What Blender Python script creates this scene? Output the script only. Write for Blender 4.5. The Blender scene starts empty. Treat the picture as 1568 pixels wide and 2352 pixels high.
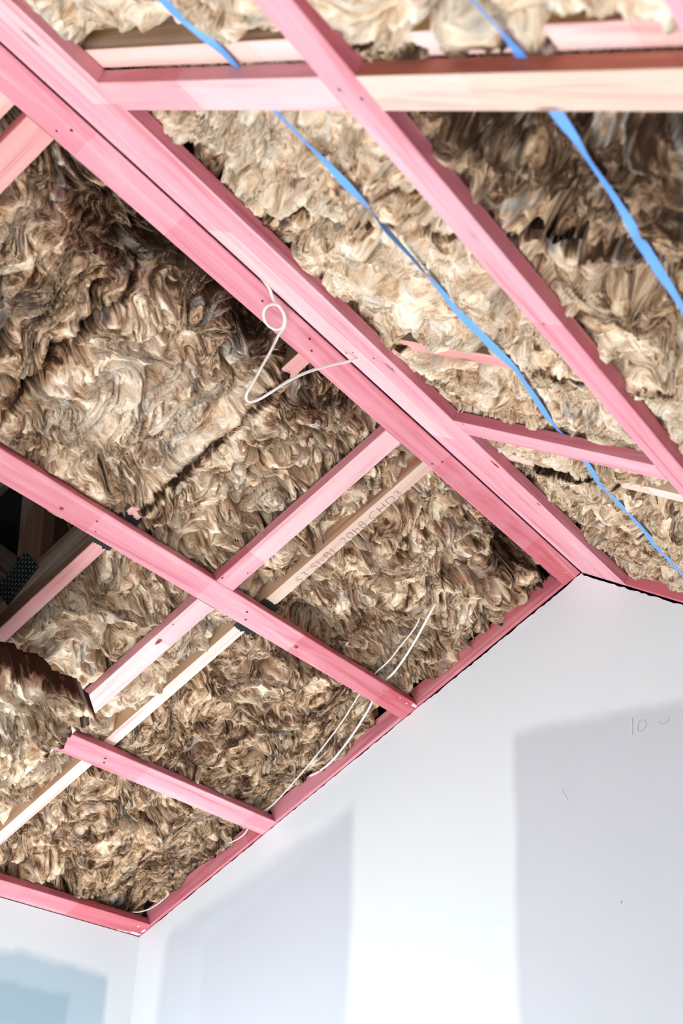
import bpy, math, random
import numpy as np
from mathutils import Matrix, Vector

# ------------------------------------------------------------------ camera, light, exposure
sc = bpy.context.scene
C = sc.collection
ZA = 3.35                                   # height of the ridge over the floor
A, B = 0.50732, 0.53378                     # pitch of the left and of the right slope
cam_d = bpy.data.cameras.new('camera')
cam = bpy.data.objects.new('camera', cam_d); C.objects.link(cam)
cam.location = (-3.26536, -1.41609, ZA - 1.82541)
cam.rotation_euler = (2.0941657, -0.0323108, -0.9702545)
cam_d.sensor_fit = 'VERTICAL'; cam_d.sensor_height = 36.0
cam_d.lens = 2939.64 / 2352 * 36
cam_d.clip_start = 0.05
cam_d.dof.use_dof = True
cam_d.dof.focus_distance = 3.55
cam_d.dof.aperture_fstop = 4.0
sc.camera = cam

w = bpy.data.worlds.new('world'); sc.world = w; w.use_nodes = True
w.node_tree.nodes['Background'].inputs[0].default_value = (0.80, 0.90, 1.0, 1)
w.node_tree.nodes['Background'].inputs[1].default_value = 0.3

def area(name, loc, target, sx, sy, power, col):
    d = bpy.data.lights.new(name, 'AREA'); d.shape = 'RECTANGLE'; d.size = sx; d.size_y = sy
    d.energy = power; d.color = col
    o = bpy.data.objects.new(name, d); C.objects.link(o); o.location = loc
    o.rotation_euler = (Vector(target) - Vector(loc)).to_track_quat('-Z', 'Y').to_euler()
    return o
area('window_daylight_left', (-1.9, 1.60, 1.30), (-1.6, -0.6, 1.10), 2.6, 1.5, 26, (0.90, 0.97, 1.0))
area('fill_light_back', (-4.50, -0.6, 0.95), (0, -0.5, 1.3), 2.6, 1.5, 7, (0.90, 0.97, 1.0))  # soft fill added at the unseen back opening
sun_d = bpy.data.lights.new('sun', 'SUN'); sun_d.energy = 108; sun_d.angle = math.radians(0.6); sun_d.color = (0.94, 0.985, 1.0)
sun = bpy.data.objects.new('sun', sun_d); C.objects.link(sun); sun.location = (-3, 6, 6)
sun.rotation_euler = Vector((0.66, -1.0, -1.12)).to_track_quat('-Z', 'Y').to_euler()
vs = sc.view_settings
vs.view_transform = 'Standard'; vs.look = 'None'; vs.gamma = 1.0; vs.use_curve_mapping = False
vs.exposure = 0.29

# ------------------------------------------------------------------ helpers
def lin(c):
    return tuple(((v / 255) / 12.92 if v / 255 <= 0.04045 else ((v / 255 + 0.055) / 1.055) ** 2.4) for v in c)
AX = {'L': (Vector((1, 0, 0)), Vector((0, math.cos(A), -math.sin(A))), Vector((0, math.sin(A), math.cos(A)))),
      'R': (Vector((1, 0, 0)), Vector((0, -math.cos(B), -math.sin(B))), Vector((0, -math.sin(B), math.cos(B))))}
def P(pl, x, s, d):
    a, b, c = AX[pl]
    return Vector((0, 0, ZA)) + a * x + b * s + c * d
def tag(o, label=None, cat=None, group=None, kind=None):
    for k, v in (('label', label), ('category', cat), ('group', group), ('kind', kind)):
        if v: o[k] = v
    return o
def mesh_obj(name, verts, faces, mat, parent=None, smooth=False):
    me = bpy.data.meshes.new(name)
    me.from_pydata([tuple(v) for v in verts], [], faces); me.update()
    me.materials.append(mat)
    if smooth:
        me.polygons.foreach_set('use_smooth', [True] * len(me.polygons))
    o = bpy.data.objects.new(name, me); C.objects.link(o)
    if parent: o.parent = parent
    return o
def np_mesh(name, V, F, mat, parent=None, smooth=True):
    me = bpy.data.meshes.new(name)
    me.vertices.add(len(V)); me.vertices.foreach_set('co', np.asarray(V, dtype=np.float32).ravel())
    F = np.asarray(F, dtype=np.int32); n, k = F.shape
    me.loops.add(n * k); me.loops.foreach_set('vertex_index', F.ravel())
    me.polygons.add(n); me.polygons.foreach_set('loop_start', np.arange(0, n * k, k, dtype=np.int32))
    me.polygons.foreach_set('loop_total', np.full(n, k, dtype=np.int32))
    me.polygons.foreach_set('use_smooth', np.full(n, smooth, dtype=bool))
    me.update(calc_edges=True); me.validate()
    me.materials.append(mat)
    o = bpy.data.objects.new(name, me); C.objects.link(o)
    if parent: o.parent = parent
    return o
def tube(name, pts, rad, mat, parent=None, sides=8, flat=1.0, closed=False):
    """a swept tube through pts (smoothed), flat < 1 squashes it to a flat twin cable"""
    cu = bpy.data.curves.new(name, 'CURVE'); cu.dimensions = '3D'
    sp = cu.splines.new('NURBS'); sp.points.add(len(pts) - 1)
    for q, pnt in zip(sp.points, pts): q.co = (*pnt, 1)
    sp.use_endpoint_u = True; sp.order_u = 3; sp.resolution_u = 6
    cu.bevel_depth = rad; cu.bevel_resolution = 3; cu.use_fill_caps = True
    tmp = bpy.data.objects.new(name, cu); C.objects.link(tmp)
    me = bpy.data.meshes.new_from_object(tmp.evaluated_get(bpy.context.evaluated_depsgraph_get()))
    bpy.data.objects.remove(tmp); bpy.data.curves.remove(cu)
    me.name = name; me.materials.clear(); me.materials.append(mat)
    me.polygons.foreach_set('use_smooth', [True] * len(me.polygons))
    o = bpy.data.objects.new(name, me); C.objects.link(o)
    if parent: o.parent = parent
    return o

# ------------------------------------------------------------------ node helpers
def new_mat(name, rough=0.8):
    m = bpy.data.materials.new(name); m.use_nodes = True
    nt = m.node_tree; b = nt.nodes['Principled BSDF']; b.inputs['Roughness'].default_value = rough
    return m, nt, b
class N:
    def __init__(s, nt): s.nt = nt
    def node(s, t, **kw):
        n = s.nt.nodes.new(t)
        for k, v in kw.items(): setattr(n, k, v)
        return n
    def put(s, sock, v):
        if isinstance(v, bpy.types.NodeSocket): s.nt.links.new(v, sock)
        else: sock.default_value = v
    def m(s, op, a, b=0.0, c=0.0):
        n = s.node('ShaderNodeMath', operation=op)
        s.put(n.inputs[0], a); s.put(n.inputs[1], b); s.put(n.inputs[2], c)
        return n.outputs[0]
    def mix(s, f, a, b, blend='MIX'):
        n = s.node('ShaderNodeMix', data_type='RGBA', blend_type=blend)
        s.put(n.inputs[0], f); s.put(n.inputs[6], a); s.put(n.inputs[7], b)
        return n.outputs[2]
    def step(s, v, e0, e1):
        n = s.node('ShaderNodeMapRange', interpolation_type='SMOOTHSTEP')
        s.put(n.inputs[0], v); s.put(n.inputs[1], e0); s.put(n.inputs[2], e1)
        return n.outputs[0]
    def noise(s, vec, scale, detail=2.0, rough=0.5, dist=0.0):
        n = s.node('ShaderNodeTexNoise'); s.put(n.inputs['Vector'], vec)
        n.inputs['Scale'].default_value = scale; n.inputs['Detail'].default_value = detail
        n.inputs['Roughness'].default_value = rough; n.inputs['Distortion'].default_value = dist
        return n.outputs[0]
    def comb(s, x, y, z):
        n = s.node('ShaderNodeCombineXYZ')
        for i, v in enumerate((x, y, z)): s.put(n.inputs[i], v)
        return n.outputs[0]
    def sep(s, v):
        n = s.node('ShaderNodeSeparateXYZ'); s.put(n.inputs[0], v); return n.outputs
    def scale(s, v, sx, sy, sz):
        n = s.node('ShaderNodeMapping'); s.put(n.inputs['Vector'], v)
        n.inputs['Scale'].default_value = (sx, sy, sz); return n.outputs[0]
    def bump(s, h, strength, dist, nrm=None):
        n = s.node('ShaderNodeBump'); s.put(n.inputs['Height'], h)
        n.inputs['Strength'].default_value = strength; n.inputs['Distance'].default_value = dist
        if nrm: s.put(n.inputs['Normal'], nrm)
        return n.outputs[0]

# stained or bare timber: 'tint' is the colour of each finger-jointed length, the grain runs along local X
def timber_material():
    m, nt, b = new_mat('timber', 0.62); n = N(nt)
    tc = n.node('ShaderNodeTexCoord'); at = n.node('ShaderNodeAttribute', attribute_name='tint')
    info = n.node('ShaderNodeObjectInfo')
    off = n.node('ShaderNodeVectorMath', operation='ADD'); n.put(off.inputs[0], tc.outputs['Object'])
    n.put(off.inputs[1], n.comb(n.m('MULTIPLY', info.outputs['Random'], 9.0), n.m('MULTIPLY', info.outputs['Random'], 3.0), 0.0))
    v = off.outputs[0]
    broad = n.noise(n.scale(v, 1.3, 24, 24), 1.0, 3.0, 0.55, 1.2)
    fine = n.noise(n.scale(v, 5, 240, 240), 1.0, 3.0, 0.6, 0.4)
    blot = n.noise(n.scale(v, 5, 9, 9), 1.0, 3.0, 0.6)
    hsv_d = n.mix(1.0, at.outputs['Color'], (0.80, 0.50, 0.52, 1), 'MULTIPLY')
    hsv_l = n.mix(0.30, at.outputs['Color'], (0.96, 0.80, 0.78, 1))
    col = n.mix(n.step(broad, 0.50, 0.74), at.outputs['Color'], hsv_d)
    col = n.mix(n.m('MULTIPLY', n.step(broad, 0.48, 0.25), 0.9), col, hsv_l)
    col = n.mix(n.m('MULTIPLY', n.step(fine, 0.5, 0.75), 0.30), col, hsv_d)
    col = n.mix(n.m('MULTIPLY', n.step(blot, 0.52, 0.75), 0.35), col, hsv_l)
    # occasional knot: a small dark eye stretched along the grain
    vo = n.node('ShaderNodeTexVoronoi'); n.put(vo.inputs['Vector'], n.scale(v, 2.6, 9.0, 9.0)); vo.inputs['Scale'].default_value = 1.0
    ring = n.step(vo.outputs['Distance'], 0.09, 0.03)
    col = n.mix(n.m('MULTIPLY', ring, 0.75), col, (0.22, 0.05, 0.05, 1))
    nt.links.new(col, b.inputs['Base Color'])
    nt.links.new(n.bump(fine, 0.25, 0.0006, n.bump(broad, 0.2, 0.001)), b.inputs['Normal'])
    return m
TIMBER = timber_material()

def flat_mat(name, rgb, rough=0.7, noise=0.0, sc_=60.0):
    m, nt, b = new_mat(name, rough); n = N(nt)
    tc = n.node('ShaderNodeTexCoord')
    c = (*lin(rgb), 1); d = tuple(v * (1 - noise) for v in c[:3]) + (1,)
    nt.links.new(n.mix(n.noise(tc.outputs['Object'], sc_, 3.0), c, d), b.inputs['Base Color'])
    return m
M_NAIL = flat_mat('nail_dark', (70, 25, 32), 0.8)
M_CABLE = flat_mat('white_cable', (238, 236, 228), 0.45, 0.05)
M_BLUE = flat_mat('blue_strap', (98, 160, 238), 0.42, 0.10, 30)
M_PAD = flat_mat('black_membrane', (22, 26, 30), 0.75, 0.3)
M_STEEL = flat_mat('nail_plate_steel', (62, 66, 68), 0.5, 0.3, 90); M_STEEL.node_tree.nodes['Principled BSDF'].inputs['Metallic'].default_value = 0.7
M_INK = flat_mat('grey_ink', (150, 120, 122), 0.9)
M_PENCIL = flat_mat('pencil_line', (168, 168, 172), 0.9)
M_ROOF = flat_mat('dark_roof_underlay', (14, 13, 12), 0.95, 0.4, 8)
M_FRAME = flat_mat('window_frame_white', (225, 226, 226), 0.5)
M_CHIP = flat_mat('plaster_smear', (236, 232, 230), 0.9, 0.1)

def wall_material(name, boxes, white, kind):
    """white stopping compound over bare plasterboard; boxes are fields of bare board in wall coordinates"""
    m, nt, b = new_mat(name, 0.85); n = N(nt)
    tc = n.node('ShaderNodeTexCoord'); x, y, z = n.sep(tc.outputs['Object'])
    u = y if kind == 'far' else x
    wob = n.m('MULTIPLY', n.m('SUBTRACT', n.noise(n.scale(tc.outputs['Object'], 3.5, 3.5, 3.5), 1.0, 3.0, 0.6), 0.5), 0.085)
    wb2 = n.m('MULTIPLY', n.m('SUBTRACT', n.noise(n.scale(tc.outputs['Object'], 5, 5, 1.8), 1.0, 2.0), 0.5), 0.07)
    u2 = n.m('ADD', u, wb2); z2 = n.m('ADD', z, wob)
    col = (*lin(white), 1)
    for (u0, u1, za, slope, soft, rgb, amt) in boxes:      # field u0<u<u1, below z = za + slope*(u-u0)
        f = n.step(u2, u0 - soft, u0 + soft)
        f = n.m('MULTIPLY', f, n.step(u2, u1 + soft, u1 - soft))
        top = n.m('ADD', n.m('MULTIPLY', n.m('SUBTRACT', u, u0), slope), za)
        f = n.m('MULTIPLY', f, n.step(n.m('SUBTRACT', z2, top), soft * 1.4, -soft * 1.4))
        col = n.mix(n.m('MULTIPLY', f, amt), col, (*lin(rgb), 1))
    paper = n.noise(tc.outputs['Object'], 260.0, 2.0, 0.6)
    col = n.mix(n.m('MULTIPLY', n.step(paper, 0.45, 0.8), 0.10), col, (*lin(tuple(v * 0.9 for v in white)), 1))
    nt.links.new(col, b.inputs['Base Color'])
    trowel = n.noise(n.scale(tc.outputs['Object'], 4, 4, 1.5), 1.0, 4.0, 0.6)
    nt.links.new(n.bump(paper, 0.05, 0.001, n.bump(trowel, 0.15, 0.01)), b.inputs['Normal'])
    return m
GREY = (216, 219, 225)
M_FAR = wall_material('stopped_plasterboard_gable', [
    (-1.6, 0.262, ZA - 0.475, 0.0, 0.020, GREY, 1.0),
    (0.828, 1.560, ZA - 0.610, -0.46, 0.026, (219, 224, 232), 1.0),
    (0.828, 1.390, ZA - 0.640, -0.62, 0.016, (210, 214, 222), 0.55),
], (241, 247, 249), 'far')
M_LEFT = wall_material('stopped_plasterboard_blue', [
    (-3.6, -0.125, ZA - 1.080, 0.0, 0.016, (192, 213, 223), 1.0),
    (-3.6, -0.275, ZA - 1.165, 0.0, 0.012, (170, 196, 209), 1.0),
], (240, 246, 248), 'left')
M_WALLP = wall_material('plain_plasterboard', [], (84, 83, 82), 'far')
def floor_material():
    m, nt, b = new_mat('pale_concrete', 0.8); n = N(nt); tc = n.node('ShaderNodeTexCoord')
    nt.links.new(n.mix(n.noise(tc.outputs['Object'], 3.0, 6.0), (0.46, 0.475, 0.485, 1), (0.38, 0.39, 0.395, 1)), b.inputs['Base Color'])
    return m
M_FLOOR = floor_material()

# ------------------------------------------------------------------ the room
YL = 1.922 * math.cos(A); ZL = ZA - 1.922 * math.sin(A)       # left wall
SR = 3.05; YR = -SR * math.cos(B); ZR = ZA - SR * math.sin(B)   # right wall (behind the viewer's side)
XB = -4.6
def struct(name, o, parent=None):
    o.name = name
    if not parent: o['kind'] = 'structure'
    return o
def slab(name, poly, axis, t, mat, gap=None):
    """polygon extruded by t along axis"""
    ax = Vector(axis) * t; n = len(poly)
    v = [Vector(p) for p in poly] + [Vector(p) + ax for p in poly]
    f = [tuple(range(n))[::-1], tuple(range(n, 2 * n))] + [(i, (i + 1) % n, n + (i + 1) % n, n + i) for i in range(n)]
    return mesh_obj(name, v, f, mat)
struct('floor', slab('floor', [(XB, YR, 0), (0, YR, 0), (0, YL, 0), (XB, YL, 0)], (0, 0, -1), 0.1, M_FLOOR))
# gable wall: ragged cut top edge, a few millimetres short of the battens where it was not filled
rng = random.Random(4)
top = []
def gapL(s):
    base = 0.0045 if (0.03 < s < 0.62) else 0.0012
    return base + rng.uniform(-0.0018, 0.0022)
k = 150
for i in range(k + 1):
    s = 1.922 * (1 - i / k); top.append(P('L', 0, s, -max(0.0006, gapL(s)) if s < 1.9 else -0.0006))
for i in range(1, 120):
    s = 1.45 * i / 119; top.append(P('R', 0, s, -max(0.002, 0.0065 + rng.uniform(-0.0022, 0.0022))))
top.append(P('R', 0, SR, 0))
poly = [(0, YL, 0)] + [tuple(p) for p in top] + [(0, YR, 0)]
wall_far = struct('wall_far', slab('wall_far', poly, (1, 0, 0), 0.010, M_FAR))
def holed_wall(name, pl, u0, u1, z1, hu0, hu1, hz0, hz1, mat, t):
    """a wall with one window opening, pl = ('x', value) or ('y', value)"""
    def Q(u, z, o): return (pl[1] + o, u, z) if pl[0] == 'x' else (u, pl[1] + o, z)
    rects = [(u0, hu0, 0, z1), (hu1, u1, 0, z1), (hu0, hu1, 0, hz0), (hu0, hu1, hz1, z1)]
    V, F = [], []
    for (a, b_, c, d) in rects:
        i = len(V)
        V += [Q(a, c, 0), Q(b_, c, 0), Q(b_, d, 0), Q(a, d, 0), Q(a, c, t), Q(b_, c, t), Q(b_, d, t), Q(a, d, t)]
        F += [(i, i + 1, i + 2, i + 3), (i + 4, i + 7, i + 6, i + 5), (i, i + 4, i + 5, i + 1), (i + 1, i + 5, i + 6, i + 2), (i + 2, i + 6, i + 7, i + 3), (i + 3, i + 7, i + 4, i)]
    return struct(name, mesh_obj(name, V, F, mat))
def window(name, pl, u0, u1, z0, z1):
    def Q(u, z, o): return (pl[1] + o, u, z) if pl[0] == 'x' else (u, pl[1] + o, z)
    V, F = [], []
    um = (u0 + u1) / 2; w_ = 0.05
    for (a, b_, c, d) in [(u0, u1, z0, z0 + w_), (u0, u1, z1 - w_, z1), (u0, u0 + w_, z0 + w_, z1 - w_), (u1 - w_, u1, z0 + w_, z1 - w_), (um - w_ / 2, um + w_ / 2, z0 + w_, z1 - w_)]:
        i = len(V); t = 0.06
        V += [Q(a, c, 0), Q(b_, c, 0), Q(b_, d, 0), Q(a, d, 0), Q(a, c, t), Q(b_, c, t), Q(b_, d, t), Q(a, d, t)]
        F += [(i, i + 1, i + 2, i + 3), (i + 4, i + 7, i + 6, i + 5), (i, i + 4, i + 5, i + 1), (i + 1, i + 5, i + 6, i + 2), (i + 2, i + 6, i + 7, i + 3), (i + 3, i + 7, i + 4, i)]
    return struct(name, mesh_obj(name, V, F, M_FRAME))
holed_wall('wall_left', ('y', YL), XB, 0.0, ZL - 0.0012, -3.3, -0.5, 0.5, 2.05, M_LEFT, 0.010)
window('window_1', ('y', YL + 0.02), -3.3, -0.5, 0.5, 2.05)
holed_wall('wall_right', ('y', YR), XB, 0.0, ZR, -3.0, -0.4, 0.25, 1.5, M_WALLP, -0.010)
window('window_2', ('y', YR - 0.08), -3.0, -0.4, 0.25, 1.5)
holed_wall('wall_back', ('x', XB), YR, YL, ZR, -2.0, 0.8, 0.1, 1.75, M_WALLP, -0.010)
slab_back = slab('wall_back_gable', [(XB, YR, ZR), tuple(P('R', XB, 0, 0)), (XB, YL, ZL), (XB, YL, ZR)], (-1, 0, 0), 0.010, M_WALLP)
struct('wall_back_gable', slab_back)
window('window_3', ('x', XB - 0.08), -2.0, 0.8, 0.1, 1.75)
# the dark underside of the roof, high over the trusses
D = 0.62
rf = [P('L', XB - .1, 2.3, D), P('L', .35, 2.3, D), P('L', .35, 0, D / math.cos(A)), P('L', XB - .1, 0, D / math.cos(A))]
rv = [Vector((XB - .1, P('L', 0, 2.3, D).y, ZL - .3)), Vector((.35, P('L', 0, 2.3, D).y, ZL - .3))]
q = [P('L', XB - .1, 2.3, D), P('L', .35, 2.3, D), Vector((.35, 0, ZA + .72)), Vector((XB - .1, 0, ZA + .72)), P('R', .35, 3.4, D), P('R', XB - .1, 3.4, D)]
q += [Vector((XB - .1, q[0].y, ZL - .3)), Vector((.35, q[0].y, ZL - .3)), Vector((.35, q[4].y, ZR - .3)), Vector((XB - .1, q[4].y, ZR - .3)), Vector((.35, 0, ZL - .3)), Vector((XB - .1, 0, ZL - .3))]
struct('ceiling', mesh_obj('ceiling', q, [(0, 1, 2, 3), (3, 2, 4, 5), (0, 6, 7, 1), (5, 4, 8, 9), (1, 7, 10, 2), (2, 10, 8, 4), (0, 3, 11, 6), (3, 5, 9, 11)], M_ROOF))

# ------------------------------------------------------------------ timber members
SRNG = random.Random(11)
SIDE_SHADE = (0.74, 0.47, 0.53, 1)      # timber sides tinted darker than their lower faces, in place of shade
def bar(name, length, width, depth, segs, cols, bev=0.0018, side=None, parent=None):
    """box along local X [0,length], Y [0,width], Z [0,depth] (Z=0 is the face seen from below);
    arrises eased; split into finger-jointed lengths, each with its own colour and stain"""
    cuts = sorted(set([0.0, 1.0] + list(segs)))
    V, F, cols_f = [], [], []
    prof = [(bev, 0), (width - bev, 0), (width, bev), (width, depth - bev), (width - bev, depth), (bev, depth), (0, depth - bev), (0, bev)]
    for c in cuts:
        for (y, z) in prof: V.append((c * length, y, z))
    for j in range(len(cuts) - 1):
        col = cols[j % len(cols)]
        for i in range(8):
            a = j * 8 + i; b_ = j * 8 + (i + 1) % 8
            F.append((a, b_, b_ + 8, a + 8)); cols_f.append((side if side != 'side_shade' else tuple(c * m_ for c, m_ in zip(col, SIDE_SHADE))) if side and 2 <= i <= 6 else col)
    F.append(tuple(range(8))); cols_f.append(cols[0])
    n0 = (len(cuts) - 1) * 8; F.append(tuple(range(n0, n0 + 8))[::-1]); cols_f.append(cols[(len(cuts) - 2) % len(cols)])
    me = bpy.data.meshes.new(name); me.from_pydata(V, [], F); me.update()
    at = me.color_attributes.new('tint', 'FLOAT_COLOR', 'CORNER')
    data = []
    for f, c in zip(me.polygons, cols_f):
        data += list(c) * f.loop_total
    at.data.foreach_set('color', data)
    import bmesh
    bm = bmesh.new(); bm.from_mesh(me); bmesh.ops.recalc_face_normals(bm, faces=bm.faces[:]); bm.to_mesh(me); bm.free()
    me.materials.append(TIMBER)
    o = bpy.data.objects.new(name, me); C.objects.link(o)
    if parent: o.parent = parent
    return o
def K(r, g, b): return (*lin((r, g, b)), 1.0)
def nails(parent, spots, along_max, width, r=0.0022):
    """small dark nail heads just proud of the lower face, each a disc with a little depth"""
    for (u, v) in spots:
        vv = []; n = 8; rr = r * SRNG.uniform(0.8, 1.4)
        for zz in (-0.0004, 0.0006):
            for i in range(n):
                a = 2 * math.pi * i / n
                vv.append((u + rr * 1.5 * math.cos(a), v + rr * math.sin(a), zz))
        ff = [tuple(range(n))[::-1], tuple(range(n, 2 * n))] + [(i, (i + 1) % n, n + (i + 1) % n, n + i) for i in range(n)]
        mesh_obj('nail_hole', vv, ff, M_NAIL, parent)
def along(pl, name, x0, x1, s0, s1, label, cat, segs, cols, group=None, d0=0.0, depth=0.029, nl=(), lift=0.0):
    """member parallel to the ridge"""
    o = bar(name, x1 - x0, s1 - s0, depth, segs, cols, side='side_shade')
    a, b_, c = AX[pl]
    m = Matrix((a, b_, c)).transposed().to_4x4(); m.translation = P(pl, x0, s0, d0)
    o.matrix_world = m; tag(o, label, cat, group)
    nails(o, nl, x1 - x0, s1 - s0)
    return o
def down(pl, name, x0, x1, s0, s1, label, cat, segs, cols, group=None, d0=0.0, depth=0.029, nl=()):
    """member running down the slope"""
    o = bar(name, s1 - s0, x1 - x0, depth, segs, cols, side=None if name == 'wall_nogging' else (BROWN if 'cream' in label else 'side_shade'))
    a, b_, c = AX[pl]
    m = Matrix((b_, a, c)).transposed().to_4x4(); m.translation = P(pl, x0, s0, d0)
    o.matrix_world = m; tag(o, label, cat, group)
    nails(o, nl, s1 - s0, x1 - x0)
    return o
PK = K(223, 143, 155); PK2 = K(217, 128, 140); PK3 = K(228, 158, 168); PKL = K(233, 186, 188); PKS = K(210, 108, 119)
PALE = K(226, 198, 182); SALM = K(224, 160, 154); PINE = K(222, 192, 172); PINE2 = K(226, 188, 160)
BROWN = K(168, 96, 76)  # side of the cream nogging, browned in place of shade
XE = -3.3                                                       # members run on past the picture
G_B = 'battens along the slopes'; 
L_ = lambda x: (x - XE) / (-XE)                                 # fraction for a cut at world x
along('L', 'ridge_batten', XE, -0.0015, 0.0022, 0.067, 'pink ridge batten left of the dark seam, where the white cable is tied', 'timber batten',
      [L_(x) for x in (-2.12, -1.86, -1.02, -0.79, -0.27)], [PK, PK3, PK, PK, PK2, PKS], nl=[(0.985 * 3.3 - 1.52 + .0, .03), (1.93, .04), (1.90, .022), (2.49, .052), (2.51, .03), (1.14, .03), (1.12, .05)])
along('R', 'ridge_batten', XE, -0.0015, 0.0022, 0.0815, 'pale pink ridge batten on the right of the dark seam', 'timber batten',
      [L_(-1.8), L_(-.9)], [PK3, PKL, PK3], nl=[(1.98, .05), (1.99, .02)])
along('R', 'ridge_batten', XE, -0.0015, 0.0822, 0.164, 'outer ridge batten with knots, noggings butting its right edge', 'timber batten',
      [L_(-2.2), L_(-1.2)], [PKL, PK3, PK3], nl=[(1.99, .03), (2.03, .06)])
along('L', 'ceiling_batten', XE, -0.0015, 0.664, 0.735, 'long pink batten crossing the middle of the left slope above the dark hole', 'timber batten',
      [L_(x) for x in (-1.43, -1.28, -1.02, -0.62, -0.17)], [PK2, PK, PK, PK3, PK2, PKS], nl=[(1.87, .03), (1.89, .055), (2.45, .03), (2.47, .052), (3.12, .02)])
along('L', 'ceiling_batten', XE, -0.0015, 1.281, 1.350, 'short pink batten low on the left slope, emerging from the sagging wool', 'timber batten',
      [L_(x) for x in (-0.62, -0.12)], [PK, PK3, PK], nl=[(2.52, .03), (2.53, .045)])
along('L', 'eave_batten', XE, -0.0015, 1.857, 1.922, 'lowest pink batten lying on top of the blue grey wall', 'timber batten',
      [L_(-0.35)], [PK2, PKS])
along('R', 'ceiling_batten', XE, -0.0015, 0.731, 0.804, 'pink batten in the middle of the right slope between two blue straps', 'timber batten',
      [L_(-1.6), L_(-1.0)], [PK3, PK, PK], nl=[(1.07, .02), (1.09, .05), (1.7, .03)])
along('R', 'ceiling_batten', XE, -0.0015, 1.347, 1.418, 'pink batten cutting the top right corner of the photo', 'timber batten', [], [PK3])
def knot(o_, u, v, ru, rv, col=None):
    vv = []; n = 14
    for zz, k_ in ((-0.0004, 1.0), (0.0006, 1.0)):
        for i in range(n):
            a = 2 * math.pi * i / n; q = 1 + .12 * math.sin(3 * a + u * 9)
            vv.append((u + ru * q * math.cos(a), v + rv * q * math.sin(a), zz))
    ff = [tuple(range(n))[::-1], tuple(range(n, 2 * n))] + [(i, (i + 1) % n, n + (i + 1) % n, n + i) for i in range(n)]
    mesh_obj('knot', vv, ff, M_KNOT, o_)
    vv = [(u + (x - u) * .35 + ru * .1, v + (y - v) * .4, z - .0003) for x, y, z in vv]
    mesh_obj('knot', vv, ff, M_NAIL, o_)
M_KNOT = flat_mat('red_knot', (196, 84, 96), 0.7, 0.5, 120)
OB = {o['label'][:30]: o for o in C.objects if o.get('label')}
def find(t): return [o for o in C.objects if o.get('label') and t in o['label']][0]
knot(find('outer ridge batten'), -.791 - XE, .149 - .0822, .022, .006)
knot(find('outer ridge batten'), -.562 - XE, .157 - .0822, .010, .004)
kb = find('long pink batten')
knot(kb, -.607 - XE, .708 - .664, .009, .006); knot(kb, -1.53 - XE, .713 - .664, .007, .005)
# noggings between the battens
down('L', 'nogging', -2.240, -2.171, 0.0675, 0.6635, 'broad pale pink nogging in the upper left corner, left of the ridge', 'timber nogging', [], [SALM], 'noggings')
down('L', 'nogging', -1.015, -0.945, 0.0675, 0.6635, 'pale pink nogging from the ridge down to the middle batten', 'timber nogging', [0.45, .8], [PKL, PKL, PK3], 'noggings', nl=[(.53, .055), (.58, .006)])
down('L', 'nogging', -1.011, -0.942, 0.7355, 1.2805, 'pale knotty nogging between middle and lower battens, left end under sagging wool', 'timber nogging', [.3], [PKL, K(246, 205, 200)], 'noggings', nl=[(.1, .01)])
down('L', 'nogging', -1.011, -0.942, 1.3505, 1.8565, 'pale nogging below the lower batten, half hidden by sagging wool', 'timber nogging', [], [K(246, 212, 200)], 'noggings')
down('R', 'nogging', -2.256, -2.182, 0.1645, 0.7305, 'blurred pink nogging at the top between ridge and right batten', 'timber nogging', [.4, .6], [K(228, 162, 168), PKL, K(230, 190, 190)], 'noggings')
down('R', 'nogging', -2.256, -2.182, 0.8045, 1.3465, 'blurred cream nogging at the top right, bare wood, side browned as if in shade', 'timber nogging', [.35], [PALE, PINE], 'noggings')
down('R', 'nogging', -1.028, -0.959, 0.1645, 0.7305, 'pink nogging low on the right slope between ridge and right batten', 'timber nogging', [], [PK3], 'noggings', nl=[(.03, .004)])
knot(find('pale knotty nogging'), .901 - .7355, -1.001 + 1.011 + .012, .012, .007)
G_W = 'noggings along the white gable wall'
WD = 0.058
down('L', 'wall_nogging', -0.014, -0.0005, 0.0675, 0.6635, 'pink nogging along the gable wall between ridge and middle batten', 'timber nogging', [], [PKS], G_W, depth=WD, nl=[(.56, .008)])
down('L', 'wall_nogging', -0.014, -0.0005, 0.7355, 1.2805, 'pink nogging along the gable wall between the middle and lower battens', 'timber nogging', [], [PK], G_W, depth=WD)
down('L', 'wall_nogging', -0.014, -0.0005, 1.3505, 1.8565, 'pink nogging along the gable wall below the lower batten', 'timber nogging', [.1], [PKS, PK2], G_W, depth=WD)
down('R', 'wall_nogging', -0.014, -0.0005, 0.1645, 0.7305, 'pink nogging along the gable wall on the right of the ridge', 'timber nogging', [], [PKS], G_W, depth=WD)

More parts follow.
